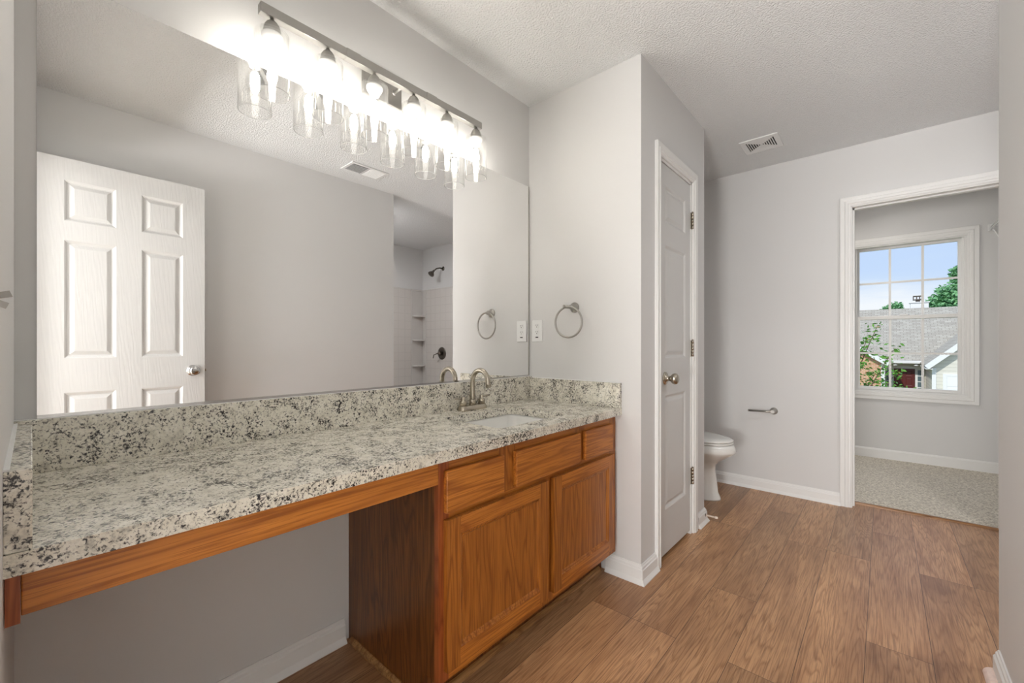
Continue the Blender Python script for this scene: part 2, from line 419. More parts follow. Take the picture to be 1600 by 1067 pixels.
# jambs
b = B().box(CX-.09, CX, JY0-.001, JY0+.014, 0, JZ).box(CX-.09, CX, JY1-.014, JY1+.001, 0, JZ).box(CX-.09, CX, JY0, JY1, JZ-.014, JZ)
struct(mk('trim_3', b, m_trim), 'white jamb lining the cupboard door opening', 'door trim')
b = B().box(DX0, DX0+.012, YF-.004, YF+.114, 0, DZ).box(DX1-.012, DX1, YF-.004, YF+.114, 0, DZ).box(DX0, DX1, YF-.004, YF+.114, DZ-.014, DZ+.002)
b.box(DX0+.012, DX0+.022, YF+.04, YF+.075, 0, DZ-.012).box(DX0+.012, DX1-.012, YF+.04, YF+.075, DZ-.024, DZ-.013)
jamb = struct(mk('trim_4', b, m_trim), 'white jamb lining the far doorway', 'door trim')
for z in (.35, 1.06, 1.80):
    bb = B().box(DX1-.0155, DX1-.0115, YF+.005, YF+.03, z, z+.075); mk('hinge_leaf', bb, m_nickel, jamb)
b = B(); pts = [(3.756, 0), (3.758, .006), (3.77, .012), (3.782, .012), (3.79, .008), (3.79, 0)]
b.loft([[(x, y, z) for y, z in pts] for x in (DX0+.012, DX1-.012)], smooth=False)
struct(mk('trim_5', b, oak('threshold_wood', 0, (104, 66, 34), (170, 124, 80))), 'thin wood threshold strip between plank floor and carpet', 'trim')

# ------------------------------------------------------------------ panelled doors
def panel_face(b, o, ua, uz, un, W_, H_, panels, rings):
    """front face W_ x H_ from corner o, with nested panel rings (inset, depth)"""
    o, ua, uz, un = map(Vector, (o, ua, uz, un))
    pt = lambda a, z, d: o+ua*a+uz*z+un*d
    xs = sorted({0, W_}|{p[0] for p in panels}|{p[1] for p in panels}); zs = sorted({0, H_}|{p[2] for p in panels}|{p[3] for p in panels})
    for i in range(len(xs)-1):
        for j in range(len(zs)-1):
            x0, x1, z0, z1 = xs[i], xs[i+1], zs[j], zs[j+1]
            if any(p[0]-1e-6 <= x0 and x1 <= p[1]+1e-6 and p[2]-1e-6 <= z0 and z1 <= p[3]+1e-6 for p in panels): continue
            b.add([pt(x0, z0, 0), pt(x1, z0, 0), pt(x1, z1, 0), pt(x0, z1, 0)], [(0, 1, 2, 3)])
    for x0, x1, z0, z1 in panels:
        rr = []
        for ins, d in [(0, 0)]+rings:
            rr.append([pt(x0+ins, z0+ins, d), pt(x1-ins, z0+ins, d), pt(x1-ins, z1-ins, d), pt(x0+ins, z1-ins, d)])
        b.loft(rr, close=True, caps=False, smooth=False); b.add(rr[-1], [(0, 1, 2, 3)])
def door_leaf(o, ua, uz, un, W_, H_, T, panels, rings, both=True):
    b = B(); panel_face(b, o, ua, uz, un, W_, H_, panels, rings)
    o, ua, uz, un = map(Vector, (o, ua, uz, un)); bk = o-un*T
    if both: panel_face(b, bk, ua, uz, -un, W_, H_, panels, rings)
    else: b.add([bk, bk+ua*W_, bk+ua*W_+uz*H_, bk+uz*H_], [(0, 1, 2, 3)])
    r0 = [o, o+ua*W_, o+ua*W_+uz*H_, o+uz*H_]; r1 = [p-un*T for p in r0]
    b.loft([r0, r1], caps=False, smooth=False); return b
RAISED = [(.006, -.003), (.012, -.008), (.018, -.009), (.034, -.003), (.038, -.002)]
def knob(parent, c, n, mat, name='knob'):
    b = B().lathe(c, n, [(0, .033), (.003, .033), (.007, .029), (.009, .014), (.028, .0125), (.033, .018), (.040, .0255), (.050, .0285), (.060, .0265), (.066, .019), (.068, .008), (.068, 0)], 32)
    return mk(name, b, mat, parent)
def hinge(parent, c, along, out, h=.094):
    c, along, out = map(Vector, (c, along, out))
    b = B().obox(c-out*.002, along*.011, Vector((0, 0, h/2)), out*.002)
    for k in range(5):
        z = -h/2+h*k/5; b.cyl(c+out*.005+Vector((0, 0, z+.001)), c+out*.005+Vector((0, 0, z+h/5-.001)), .0062, 14)
    b.lathe(c+out*.005+Vector((0, 0, h/2)), (0, 0, 1), [(0, .004), (.003, .0065), (.006, .004), (.007, .001)], 14)
    return mk('hinge', b, m_nickel, parent)
# cupboard door
dw = JY1-JY0-.034
b = door_leaf((CX-.004, JY0+.017, .022), (0, 1, 0), (0, 0, 1), (1, 0, 0), dw, 2.0, .035,
              [(.065, dw-.075, .225, .815), (.065, dw-.075, 1.005, 1.59), (.065, dw-.075, 1.705, 1.895)], RAISED)
d1 = struct(mk('door_1', b, m_door), 'narrow white three-panel cupboard door with nickel knob', 'door')
knob(d1, (CX-.004, 2.150, .925), (1, 0, 0), m_nickel)
for z in (.338, 1.076, 1.815): hinge(d1, (CX+.004, JY1-.012, z), (0, 1, 0), (1, 0, 0))
# entry door, opened flat against the right wall; seen in the mirror
XD = 1.688
b = door_leaf((XD, -.012, .012), (0, 1, 0), (0, 0, 1), (-1, 0, 0), .725, 2.0535, .035,
              [(.123, .320, .245, .8365), (.427, .616, .245, .8365), (.123, .320, 1.016, 1.628), (.427, .616, 1.016, 1.628),
               (.123, .320, 1.729, 1.940), (.427, .616, 1.729, 1.940)], RAISED)
d2 = struct(mk('door_2', b, m_door), 'white six-panel entry door standing open, seen in the mirror', 'door')
k2 = knob(d2, (XD, .652, .941), (-1, 0, 0), m_steel)
bb = B().box(XD-.0700, XD-.0675, .644, .660, .9395, .9425); mk('thumb_turn', bb, m_nickel, k2)
knob(d2, (XD+.035, .652, .941), (1, 0, 0), m_steel)
bb = B().box(XD+.006, XD+.029, .7125, .715, .911, .971).box(XD+.012, XD+.023, .714, .724, .934, .948); mk('latch', bb, m_nickel, d2)

# ------------------------------------------------------------------ mirror
mr = empty('wall_mirror', (0, .92, .925))
tag(mr, 'large frameless mirror above the granite backsplash', 'mirror')
MY0, MY1, MZ0, MZ1 = .008, 1.842, .926, 1.986
mk('mirror_glass', B().box(.001, .006, MY0, MY1, MZ0, MZ1), m_mirror, mr)
tag(mk('edge_strip', B().box(.001, .0065, MY1, MY1+.007, MZ0, MZ1), m_grey, mr), 'dull grey strip down the right edge')
mk('bottom_channel', B().box(.001, .009, MY0, MY1, MZ0-.005, MZ0).box(.0065, .009, MY0, MY1, MZ0, MZ0+.004), m_steel, mr)

# ------------------------------------------------------------------ countertop
CT0, CT1, CTX = .764, .797, .570
ct = empty('countertop', (.285, .92, CT0)); tag(ct, 'long speckled cream and black granite vanity countertop with a sink cut-out', 'countertop')
SX0, SX1, SY0, SY1, SR = .150, .475, 1.105, 1.535, .032
def rrect(x0, x1, y0, y1, r, n=7):
    out = []
    for cx_, cy_, a0 in ((x1-r, y1-r, 0), (x0+r, y1-r, PI/2), (x0+r, y0+r, PI), (x1-r, y0+r, 3*PI/2)):
        for k in range(n): a = a0+PI/2*k/(n-1); out.append((cx_+r*math.cos(a), cy_+r*math.sin(a)))
    return out
def slab_with_hole(outer, inner, z0, z1):
    bm = bmesh.new(); loops = []
    for lp in (outer, inner):
        vs = [bm.verts.new((x, y, z0)) for x, y in lp]; loops.append([bm.edges.new((vs[i], vs[(i+1) % len(vs)])) for i in range(len(vs))])
    bmesh.ops.triangle_fill(bm, use_beauty=True, edges=[e_ for l_ in loops for e_ in l_])
    b = B(); bm.verts.index_update(); vs = [tuple(v.co) for v in bm.verts]; fs = [tuple(v.index for v in f.verts) for f in bm.faces]; bm.free()
    b.add(vs, fs); b.add([(x, y, z1) for x, y, _ in vs], fs)
    for lp in (outer, inner):
        b.loft([[(x, y, z0) for x, y in lp], [(x, y, z1) for x, y in lp]], caps=False, smooth=False)
    return b
hole = rrect(SX0, SX1, SY0, SY1, SR)
b = slab_with_hole([(0, YN), (CTX, YN), (CTX, CY0), (0, CY0)], hole, CT0, CT1)
mk('slab', b, m_granite, ct)
mk('backsplash', B().box(0, .022, YN, CY0, CT1, .921), m_granite, ct, bevel=.0015)
mk('side_splash', B().box(.022, CTX-.002, CY0-.021, CY0, CT1, .915), m_granite, ct, bevel=.0015)
mk('side_splash', B().box(.022, CTX-.002, YN, .001, CT1, .915), m_granite, ct, bevel=.0015)
mk('caulk_line', B().box(.0, .012, YN, CY0, .921, .9225).box(.022, CTX-.004, CY0-.006, CY0, .915, .9175).box(.022, CTX-.004, YN, YN+.006, .915, .9175), m_plastic, ct)

# sink basin
sk = empty('sink', ((SX0+SX1)/2, (SY0+SY1)/2, .62)); tag(sk, 'white rectangular undermount sink set in the granite counter', 'sink')
rings = []
for z, ins, r in ((CT0-.001, -.015, .045), (CT0-.001, -.004, .036), (CT0-.012, -.001, .034), (CT0-.05, .010, .038), (CT0-.10, .035, .055), (CT0-.128, .062, .055), (CT0-.136, .10, .05), (CT0-.140, .15, .01)):
    rings.append([(x, y, z) for x, y in rrect(SX0+ins, SX1-ins, SY0+ins, SY1-ins, r)])
outr = [[(x, y, z) for x, y in rrect(SX0+i_, SX1-i_, SY0+i_, SY1-i_, r)] for z, i_, r in ((CT0-.155, .13, .01), (CT0-.14, .05, .05), (CT0-.05, -.005, .06), (CT0-.014, -.015, .065))]
b = B().loft(outr+rings, caps=True); mk('basin', b, m_porc, sk)
b = B().lathe(((SX0+SX1)/2, (SY0+SY1)/2, CT0-.1405), (0, 0, 1), [(0, .022), (.002, .022), (.003, .018), (.001, .008), (.001, 0)]); mk('drain', b, m_steel, sk)

# faucet
fx, fy = .066, 1.356
fc = empty('faucet', (fx, fy, CT1)); tag(fc, 'brushed nickel two-handle faucet with a high arched spout behind the sink', 'faucet')
b = B(); 
base_r = [[(fx+x, fy+y, CT1+z) for x, y in rrect(-hx, hx, -hy, hy, min(hx, hy)*.93)] for z, hx, hy in ((0, .0275, .084), (.004, .0275, .084), (.018, .023, .0785), (.021, .021, .0765), (.022, .018, .073))]
mk('base', B().loft(base_r), m_nickel, fc)
sp = [(fx, fy, CT1+.02), (fx, fy, CT1+.06), (fx, fy, CT1+.10), (fx, fy, CT1+.128)]
R_ = .0505
for k in range(1, 17): a = PI-k*(PI*1.04)/16; sp.append((fx+R_+R_*math.cos(a), fy, CT1+.130+R_*1.06*math.sin(a)))
lx, ly, lz = sp[-1]; sp.append((lx+.006, ly, lz-.016)); 
spt = mk('spout', B().tube(sp, .0115, 20), m_nickel, fc)
mk('collar', B().lathe((fx, fy, CT1+.02), (0, 0, 1), [(0, .0165), (.024, .0165), (.0265, .0145), (.027, .0116)]), m_nickel, spt)
for s_ in (-1, 1):
    hy_ = fy+s_*.0585
    h_ = mk('handle', B().lathe((fx, hy_, CT1+.02), (0, 0, 1), [(0, .0165), (.022, .0165), (.0245, .0155), (.025, .010), (.034, .0095), (.0415, .0095), (.043, .008), (.0435, 0)]), m_nickel, fc)
    b = B().tube([(fx, hy_, CT1+.055), (fx+.002, hy_+s_*.02, CT1+.056), (fx+.006, hy_+s_*.05, CT1+.0585)], [.0045, .004, .0032], 12); mk('lever', b, m_nickel, h_)
mk('lift_rod', B().cyl((fx-.016, fy, CT1+.02), (fx-.016, fy, CT1+.062), .0022, 10).lathe((fx-.016, fy, CT1+.06), (0, 0, 1), [(0, .003), (.004, .005), (.008, .003), (.009, 0)], 12), m_nickel, fc)

# ------------------------------------------------------------------ vanity cabinet
FX = .535; VY0, VY1 = .779, CY0
vc = empty('vanity_cabinet', (.27, (VY0+VY1)/2, 0)); tag(vc, 'golden oak vanity cabinet with two doors under the sink', 'cabinet')
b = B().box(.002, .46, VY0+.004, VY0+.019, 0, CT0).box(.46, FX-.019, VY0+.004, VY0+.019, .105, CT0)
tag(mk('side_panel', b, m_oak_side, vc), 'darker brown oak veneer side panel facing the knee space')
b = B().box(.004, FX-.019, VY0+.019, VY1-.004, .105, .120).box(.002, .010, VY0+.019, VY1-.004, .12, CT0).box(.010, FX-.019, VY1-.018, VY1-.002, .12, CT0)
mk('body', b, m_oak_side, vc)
DR = [(.796, 1.044), (1.106, 1.517), (1.558, 1.800)]; DO = [(.796, 1.290), (1.326, 1.808)]
b = B().box(FX-.019, FX, VY0, VY0+.038, .105, CT0); mk('stile', b, m_oak_red, vc)
b = (B().box(FX-.019, FX, VY1-.060, VY1-.001, .105, CT0).box(FX-.019, FX, 1.275, 1.342, .105, .585)
     .box(FX-.019, FX, 1.030, 1.118, .60, CT0).box(FX-.019, FX, 1.500, 1.575, .60, CT0))
mk('stile', b, m_oak_v, vc)
b = B().box(FX-.0185, FX-.0003, VY0+.038, VY1-.06, .105, .150).box(FX-.0185, FX-.0003, VY0+.038, VY1-.06, .570, .615).box(FX-.0185, FX-.0003, VY0+.038, VY1-.06, .715, CT0)
mk('rail', b, m_oak_h, vc)
DF = [(.004, -.003), (.008, -.0035), (.013, -.0075)]
for y0, y1 in DO:
    w_ = y1-y0; h_ = .584-.140
    b = B()
    o_ = Vector((FX+.019, y0, .140))
    ins = .052
    # rails and stiles of the door as one frame, the flat panel as a sub-part
    fr = B(); panel_face(fr, o_, (0, 1, 0), (0, 0, 1), (1, 0, 0), w_, h_, [(ins, w_-ins, ins, h_-ins)], DF)
    fr.v = fr.v; 
    r0 = [o_, o_+Vector((0, w_, 0)), o_+Vector((0, w_, h_)), o_+Vector((0, 0, h_))]; r1 = [p-Vector((.0185, 0, 0)) for p in r0]
    fr.loft([r0, r1], caps=False, smooth=False); fr.add(r1, [(0, 1, 2, 3)])
    dm = mk('door', fr, m_oak_v, vc, bevel=.0025)
    pi = ins+.013
    mk('panel', B().box(FX+.0105, FX+.0118, y0+pi, y1-pi, .140+pi, .584-pi), m_oak_v, dm)
    for z0_, z1_ in ((.534, .582), (.142, .190)): mk('rail', B().box(FX+.012, FX+.0193, y0+.052, y1-.052, z0_, z1_), m_oak_h, dm)
for y0, y1 in DR:
    b = B().box(FX+.0005, FX+.019, y0, y1, .604, .728); mk('drawer_front', b, m_oak_h, vc, bevel=.004, seg=3)
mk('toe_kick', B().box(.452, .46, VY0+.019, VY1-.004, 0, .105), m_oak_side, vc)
b = B(); q = [(0, 0), (.014, 0), (.014, .006), (.010, .014), (.003, .019), (0, .019)]
b.loft([[(.46+x, y, z) for x, z in q] for y in (VY0+.019, VY1-.03)], smooth=False)
b.loft([[(x, VY0+.004-t, z) for t, z in q] for x in (.028, .47)], smooth=False)
mk('shoe_moulding', b, oak('light_oak_shoe', 1, (120, 78, 38), (186, 138, 84)), vc)
# apron over the knee space
ap = empty('apron_rail', (.52, .38, .690)); tag(ap, 'oak apron rail spanning the knee space under the counter', 'rail')
mk('rail', B().box(FX-.019, FX, -.0105, VY0-.0005, .690, CT0-.0005), m_oak_h, ap, bevel=.0015)
tag(mk('end_block', B().box(FX-.05, FX+.010, YN+.001, -.011, .684, CT0-.0005), m_oak_red, ap), 'reddish end block against the left wall')
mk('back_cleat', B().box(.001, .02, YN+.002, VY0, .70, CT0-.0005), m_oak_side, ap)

# ------------------------------------------------------------------ vanity light
LX, LY0, LY1 = .082, .456, 1.390
LZ = 2.105
vl = empty('vanity_light', (0, (LY0+LY1)/2, 1.87)); tag(vl, 'six-bulb brushed nickel bar light with clear glass cylinder shades above the mirror', 'light fixture')
bar = mk('bar', B().box(LX-.013, LX+.013, LY0, LY1, LZ, LZ+.030), m_fixture, vl, bevel=.0012)
mk('sleeve', B().box(LX-.014, LX+.0142, .728, .780, LZ-.001, LZ+.031), m_fixture, bar)
mk('sleeve', B().box(LX-.014, LX+.0142, 1.072, 1.124, LZ-.001, LZ+.031), m_fixture, bar)
mk('backplate', B().box(0, .012, .835, 1.008, 2.062, 2.178), m_fixture, vl, bevel=.003)
for y in (.872, .970): mk('arm', B().cyl((.01, y, 2.118), (LX-.012, y, 2.118), .006, 14).lathe((.012, y, 2.118), (1, 0, 0), [(0, .011), (.004, .009), (.005, .006)], 16), m_fixture, vl)
LYS = [.492, .667, .842, 1.017, 1.190, 1.363]
for y in LYS:
    so = mk('socket', B().lathe((LX, y, LZ), (0, 0, -1), [(0, .006), (.008, .007), (.012, .015), (.022, .021), (.036, .0245), (.046, .0255), (.050, .0255)], 28), m_fixture, vl)
    mk('socket_ring', B().lathe((LX, y, LZ-.050), (0, 0, -1), [(0, .029), (.006, .030), (.010, .0275), (.014, .0275), (.018, .022), (.024, .0215), (.026, .017), (.034, .016)], 28), m_plastic, so)
    sh = B(); prof = [(.046, .0235), (.046, .044), (.049, .0485), (.055, .050), (.12, .050), (.232, .050), (.2335, .0488), (.232, .0475), (.12, .0475), (.056, .0475), (.052, .045), (.0495, .042), (.0495, .0235)]
    sh.lathe((LX, y, LZ), (0, 0, -1), prof, 48, caps=False); gs = mk('glass_shade', sh, m_shade, so)
    gs.data.materials.append(m_rim)
    zc = LZ-.2315-root_loc(gs).z
    for p_ in gs.data.polygons:
        if p_.center.z < zc: p_.material_index = 1
    bu = B().lathe((LX, y, LZ-.082), (0, 0, -1), [(0, .0135), (.012, .0145), (.025, .020), (.042, .0275), (.062, .0300), (.080, .0275), (.095, .019), (.102, .009), (.1035, 0)], 28, caps=False)
    bo = mk('bulb', bu, m_envelope, so)
    mk('filament', B().lathe((LX, y, LZ-.098), (0, 0, -1), [(0, .004), (.004, .009), (.014, .013), (.045, .0145), (.062, .011), (.072, .006), (.076, 0)], 14), m_fil, bo)

# ------------------------------------------------------------------ towel ring, outlet, switch
tr_ = empty('towel_ring', (.304, CY0, 1.29)); tag(tr_, 'brushed nickel towel ring on the wall beside the mirror', 'towel ring')
mk('wall_plate', B().lathe((.304, CY0, 1.290), (0, -1, 0), [(0, .027), (.004, .027), (.010, .023), (.014, .014), (.030, .0115), (.040, .0115)], 32), m_satin, tr_)
mk('post', B().cyl((.304, CY0-.040, 1.290), (.278, CY0-.058, 1.292), .0085, 18).lathe((.282, CY0-.055, 1.292), (-.6, -.5, 0), [(0, .010), (.010, .010), (.012, .006)], 18), m_satin, tr_)
rc = Vector((.300, CY0-.052, 1.213)); Rr = .0775
pts = [rc+Vector((Rr*math.cos(2*PI*k/64), .004*math.cos(2*PI*k/64), Rr*math.sin(2*PI*k/64))) for k in range(64)]
mk('ring', B().tube(pts, .0052, 14, closed=True), m_satin, tr_)

ol = empty('wall_outlet', (.062, CY0, 1.173)); tag(ol, 'white GFCI wall outlet beside the mirror edge', 'outlet')
mk('cover_plate', B().box(.026, .098, CY0-.006, CY0, 1.114, 1.234), m_plastic, ol, bevel=.003)
for dz in (.030, -.006):
    rcp = mk('receptacle', B().loft([[(.062+x, y, 1.172+dz+z) for x, z in rrect(-.0145, .0145, -.0135, .0135, .010, 5)] for y in (CY0-.006, CY0-.0082)], smooth=False), m_plastic, ol)
    mk('slot', B().box(.0555, .0575, CY0-.0086, CY0-.0078, 1.172+dz, 1.172+dz+.008).box(.0665, .0685, CY0-.0086, CY0-.0078, 1.172+dz, 1.172+dz+.008)
       .lathe((.062, CY0-.0078, 1.172+dz-.006), (0, -1, 0), [(0, .0024), (.0008, .0024)], 12), m_dark, rcp)
mk('test_button', B().box(.053, .071, CY0-.0078, CY0-.0058, 1.136, 1.142), m_dark, ol)
sw = empty('light_switch', (.823, YN, 1.14)); tag(sw, 'two-toggle light switch at the left edge of the photo, seen edge-on', 'switch')
mk('cover_plate', B().box(.766, .88, YN, YN+.002, 1.083, 1.197), m_plastic, sw, bevel=.0008)
mk('toggle', B().obox((.800, YN+.0065, 1.149), (.004, 0, 0), (0, .0060, .0018), (0, -.0010, .0030)), m_grey, sw)
mk('toggle', B().obox((.846, YN+.006, 1.137), (.004, 0, 0), (0, .0050, -.0022), (0, .0011, .0028)), m_grey, sw)

# ------------------------------------------------------------------ toilet
ty = 3.215
tl = empty('toilet', (.36, ty, 0)); tag(tl, 'white toilet partly hidden behind the cupboard corner', 'toilet')
def egg(xb, xf, hw, z, n=40, sq=2.0, dy=0):
    """egg outline, blunt at the back xb, round at the front xf"""
    out = []; xc = xb+(xf-xb)*.42
    for k in range(n):
        a = 2*PI*k/n; c_, s_ = math.cos(a), math.sin(a)
        rx = (xf-xc) if c_ > 0 else (xc-xb)
        ex = 2.0/sq if c_ <= 0 else 1.0
        out.append((xc+rx*math.copysign(abs(c_)**ex, c_), ty+hw*math.copysign(abs(s_)**(.95 if c_ > 0 else .8), s_), z))
    return out
b = B().loft([egg(.14, .640, .118, 0), egg(.14, .638, .118, .012), egg(.145, .622, .108, .05), egg(.15, .612, .100, .14), egg(.15, .603, .096, .21),
              egg(.15, .607, .100, .245), egg(.15, .628, .116, .268), egg(.15, .668, .142, .295), egg(.155, .712, .168, .325), egg(.16, .733, .182, .342), egg(.16, .738, .186, .352), egg(.165, .732, .184, .375), egg(.17, .722, .180, .398), egg(.18, .712, .172, .402)])
mk('bowl', b, m_porc, tl)
b = B().loft([egg(.20, .716, .176, .4035), egg(.195, .722, .182, .407), egg(.195, .722, .182, .414), egg(.20, .716, .177, .417)]); mk('seat', b, m_porc, tl)
b = B().loft([egg(.19, .716, .178, .4195), egg(.187, .722, .183, .423), egg(.188, .721, .182, .430), egg(.195, .708, .174, .438), egg(.22, .65, .14, .4445), egg(.28, .55, .08, .447)]); mk('lid', b, m_porc, tl)
b = B().loft([[(x, ty+y, z) for x, y in rrect(.025+i_, .205-i_*.5, -.215+i_*1.5, .215-i_*1.5, .03)] for z, i_ in ((.37, .02), (.40, .01), (.55, .002), (.715, 0))]); tk = mk('tank', b, m_porc, tl)
b = B().loft([[(x, ty+y, z) for x, y in rrect(.018+i_, .214-i_, -.225+i_, .225-i_, .03)] for z, i_ in ((.715, .004), (.72, 0), (.742, 0), (.752, .006))]); mk('tank_lid', b, m_porc, tk)
mk('flush_handle', B().cyl((.205, ty-.15, .665), (.222, ty-.15, .665), .010, 14).tube([(.22, ty-.15, .665), (.228, ty-.12, .660), (.230, ty-.08, .655)], .005, 10), m_steel, tk)

# paper holder
ph = empty('toilet_paper_holder', (.885, YF, .60)); tag(ph, 'empty brushed nickel toilet paper holder on the far wall', 'paper holder')
mk('wall_plate', B().lathe((.890, YF, .605), (0, -1, 0), [(0, .026), (.004, .026), (.010, .022), (.014, .014), (.045, .0125), (.060, .0125)], 32), m_satin, ph)
mk('arm', B().tube([(.895, YF-.052, .605), (.85, YF-.053, .603), (.735, YF-.056, .601)], .0075, 16).lathe((.737, YF-.056, .601), (-1, 0, 0), [(0, .009), (.006, .009), (.008, .006)], 16), m_satin, ph)

# door stop on the baseboard past the cupboard door
ds = empty('door_stop', (.69, 2.745, .045)); tag(ds, 'small door stop with a pale tip on the baseboard near the toilet', 'door stop')
sp = [(.6785+.055*k/160, 2.745+.0045*math.cos(2*PI*k/8), .048+.0045*math.sin(2*PI*k/8)) for k in range(160)]
mk('spring', B().tube(sp, .0013, 6), m_rubber, ds)
mk('mount', B().lathe((.6772, 2.745, .048), (1, 0, 0), [(0, .009), (.004, .008), (.006, .004)], 16), m_bronze, ds)
mk('tip', B().lathe((.732, 2.745, .048), (1, 0, 0), [(0, .0055), (.003, .0075), (.014, .0075), (.018, .005), (.019, 0)], 16), m_rubber, ds)

# ------------------------------------------------------------------ ceiling vents
vx0, vx1, vy0, vy1 = .783, 1.003, 3.10, 3.325
ev = empty('exhaust_fan_grille', (.893, 3.21, CE)); tag(ev, 'square white exhaust fan grille on the ceiling above the toilet area', 'vent')
b = B()
for x0, x1, y0, y1 in ((vx0, vx1, vy0, vy0+.035), (vx0, vx1, vy1-.035, vy1), (vx0, vx0+.03, vy0+.035, vy1-.035), (vx1-.03, vx1, vy0+.035, vy1-.035)): b.box(x0, x1, y0, y1, CE-.009, CE-.001)
mk('frame', b, m_plastic, ev, bevel=.002)
mk('dark_backing', B().box(vx0+.01, vx1-.01, vy0+.01, vy1-.01, CE-.003, CE-.0005), m_dark, ev)
b = B(); cxv, cyv = (vx0+vx1)/2, (vy0+vy1)/2
# louvres: concentric bands left and right, plain triangles top and bottom
nb = 6; hwx = (vx1-vx0)/2-.03; hwy = (vy1-vy0)/2-.035
for s_ in (-1, 1):
    for k in range(nb):
        xo = hwx*(k+.05)/nb; xi = hwx*(k+.48)/nb; h0 = hwy*(k+.05)/nb; h1 = hwy*(k+.48)/nb
        vs = [(cxv+s_*xo, cyv-h0, CE-.0085), (cxv+s_*xi, cyv-h1, CE-.0075), (cxv+s_*xi, cyv+h1, CE-.0075), (cxv+s_*xo, cyv+h0, CE-.0085)]
        b.loft([vs, [(x, y, z+.002) for x, y, z in vs]], smooth=False)
    vs = [(cxv, cyv, CE-.008), (cxv-hwx, cyv+s_*hwy, CE-.008), (cxv+hwx, cyv+s_*hwy, CE-.008)]
    b.loft([vs, [(x, y, z+.002) for x, y, z in vs]], smooth=False)
mk('louvre', b, m_plastic, ev)
rg = empty('ceiling_register', (1.505, 1.697, CE)); tag(rg, 'white louvred air register on the ceiling, seen in the mirror', 'vent')
rx0, rx1, ry0, ry1 = 1.415, 1.598, 1.545, 1.850
b = B()
for x0, x1, y0, y1 in ((rx0, rx1, ry0, ry0+.022), (rx0, rx1, ry1-.022, ry1), (rx0, rx0+.022, ry0+.022, ry1-.022), (rx1-.022, rx1, ry0+.022, ry1-.022)): b.box(x0, x1, y0, y1, CE-.008, CE-.001)
mk('frame', b, m_plastic, rg, bevel=.002)
mk('dark_backing', B().box(rx0+.01, rx1-.01, ry0+.01, ry1-.01, CE-.0012, CE-.0004), m_dark, rg)
ymid = (ry0+ry1)/2
for half, (a0, a1, tilt) in enumerate(((ry0+.024, ymid-.004, 1), (ymid+.004, ry1-.024, -1))):
    b = B()
    for k in range(12):
        y = a0+(a1-a0)*(k+.5)/12
        b.obox(((rx0+rx1)/2, y, CE-.006), ((rx1-rx0)/2-.022, 0, 0), (0, .0042, .0034*tilt), (0, -.0003*tilt, .0004))
    b.box(rx0+.02, rx1-.02, a0-.006 if half else a1-.0, a0 if half else a1+.006, CE-.008, CE-.002)
    mk('louvre_bank', b, m_plastic, rg)
for k in range(1, 7):
    x = rx0+.022+(rx1-rx0-.044)*k/7; mk('cross_bar', B().box(x-.0012, x+.0012, ry0+.022, ry1-.022, CE-.0085, CE-.007), m_plastic, rg)

# ------------------------------------------------------------------ tub alcove
TX0 = 2.64
tb = empty('bathtub', ((TX0+XA)/2, (YR+YF)/2, 0)); tag(tb, 'white bathtub in the alcove, below the shower', 'bathtub')
ctx, cty = (TX0+XA)/2, (YR+YF)/2; hx, hy = (XA-TX0)/2-.002, (YF-YR)/2-.002
b = B(); RR = [(0, 0, .01), (.02, 0, .01), (.39, 0, .01), (.40, .004, .012), (.40, .07, .09), (.385, .085, .10), (.12, .14, .10), (.08, .18, .09), (.078, .30, .05)]
b.loft([[(ctx+x, cty+y, z) for x, y in rrect(-hx+i_, hx-i_, -hy+i_, hy-i_, r)] for z, i_, r in RR]); mk('tub_shell', b, m_acr, tb)
ss = empty('shower_surround', (XA-.4, YF-.4, .40)); tag(ss, 'white three-wall shower surround with moulded tile pattern, seen in the mirror', 'shower surround')
def tiled():
    m = M('moulded_tile_acrylic'); tc = m.n('ShaderNodeTexCoord'); mp = m.n('ShaderNodeMapping'); m.l(tc.outputs['Object'], mp.inputs[0])
    sp_ = m.n('ShaderNodeSeparateXYZ'); m.l(mp.outputs[0], sp_.inputs[0])
    def line(s): 
        f = m.math('FRACT', m.math('MULTIPLY', s, 9.3)); return m.math('LESS_THAN', m.math('ABSOLUTE', m.math('SUBTRACT', f, .5)), .035)
    g = m.math('MAXIMUM', line(m.math('ADD', sp_.outputs[0], sp_.outputs[1])), line(sp_.outputs[2]))
    m.base(m.mix(g, lin((214, 209, 204)), lin((205, 200, 195))), .25); m.bump(m.math('SUBTRACT', 1.0, g), .2, .001); return m.m
m_tile = tiled()
ZS = 1.868
mk('back_panel', B().box(XA-.014, XA-.001, YR+.001, YF-.20, .40, ZS), m_tile, ss, bevel=.004)
mk('end_panel', B().box(TX0-.04, XA-.10, YF-.014, YF-.001, .40, ZS), m_tile, ss, bevel=.004)
mk('end_panel', B().box(TX0-.04, XA-.014, YR+.001, YR+.014, .40, ZS), m_tile, ss, bevel=.004)
b = B().box(XA-.018, XA-.001, YF-.20, YF-.185, .40, ZS).box(XA-.012, XA-.001, YF-.185, YF-.001, .40, ZS)
b.box(XA-.10, XA-.088, YF-.022, YF-.001, .40, ZS).box(XA-.088, XA-.012, YF-.012, YF-.001, .40, ZS).box(XA-.02, XA-.001, YF-.20, YF-.03, ZS-.02, ZS+.002)
mk('corner_column', b, m_acr, ss, bevel=.003)
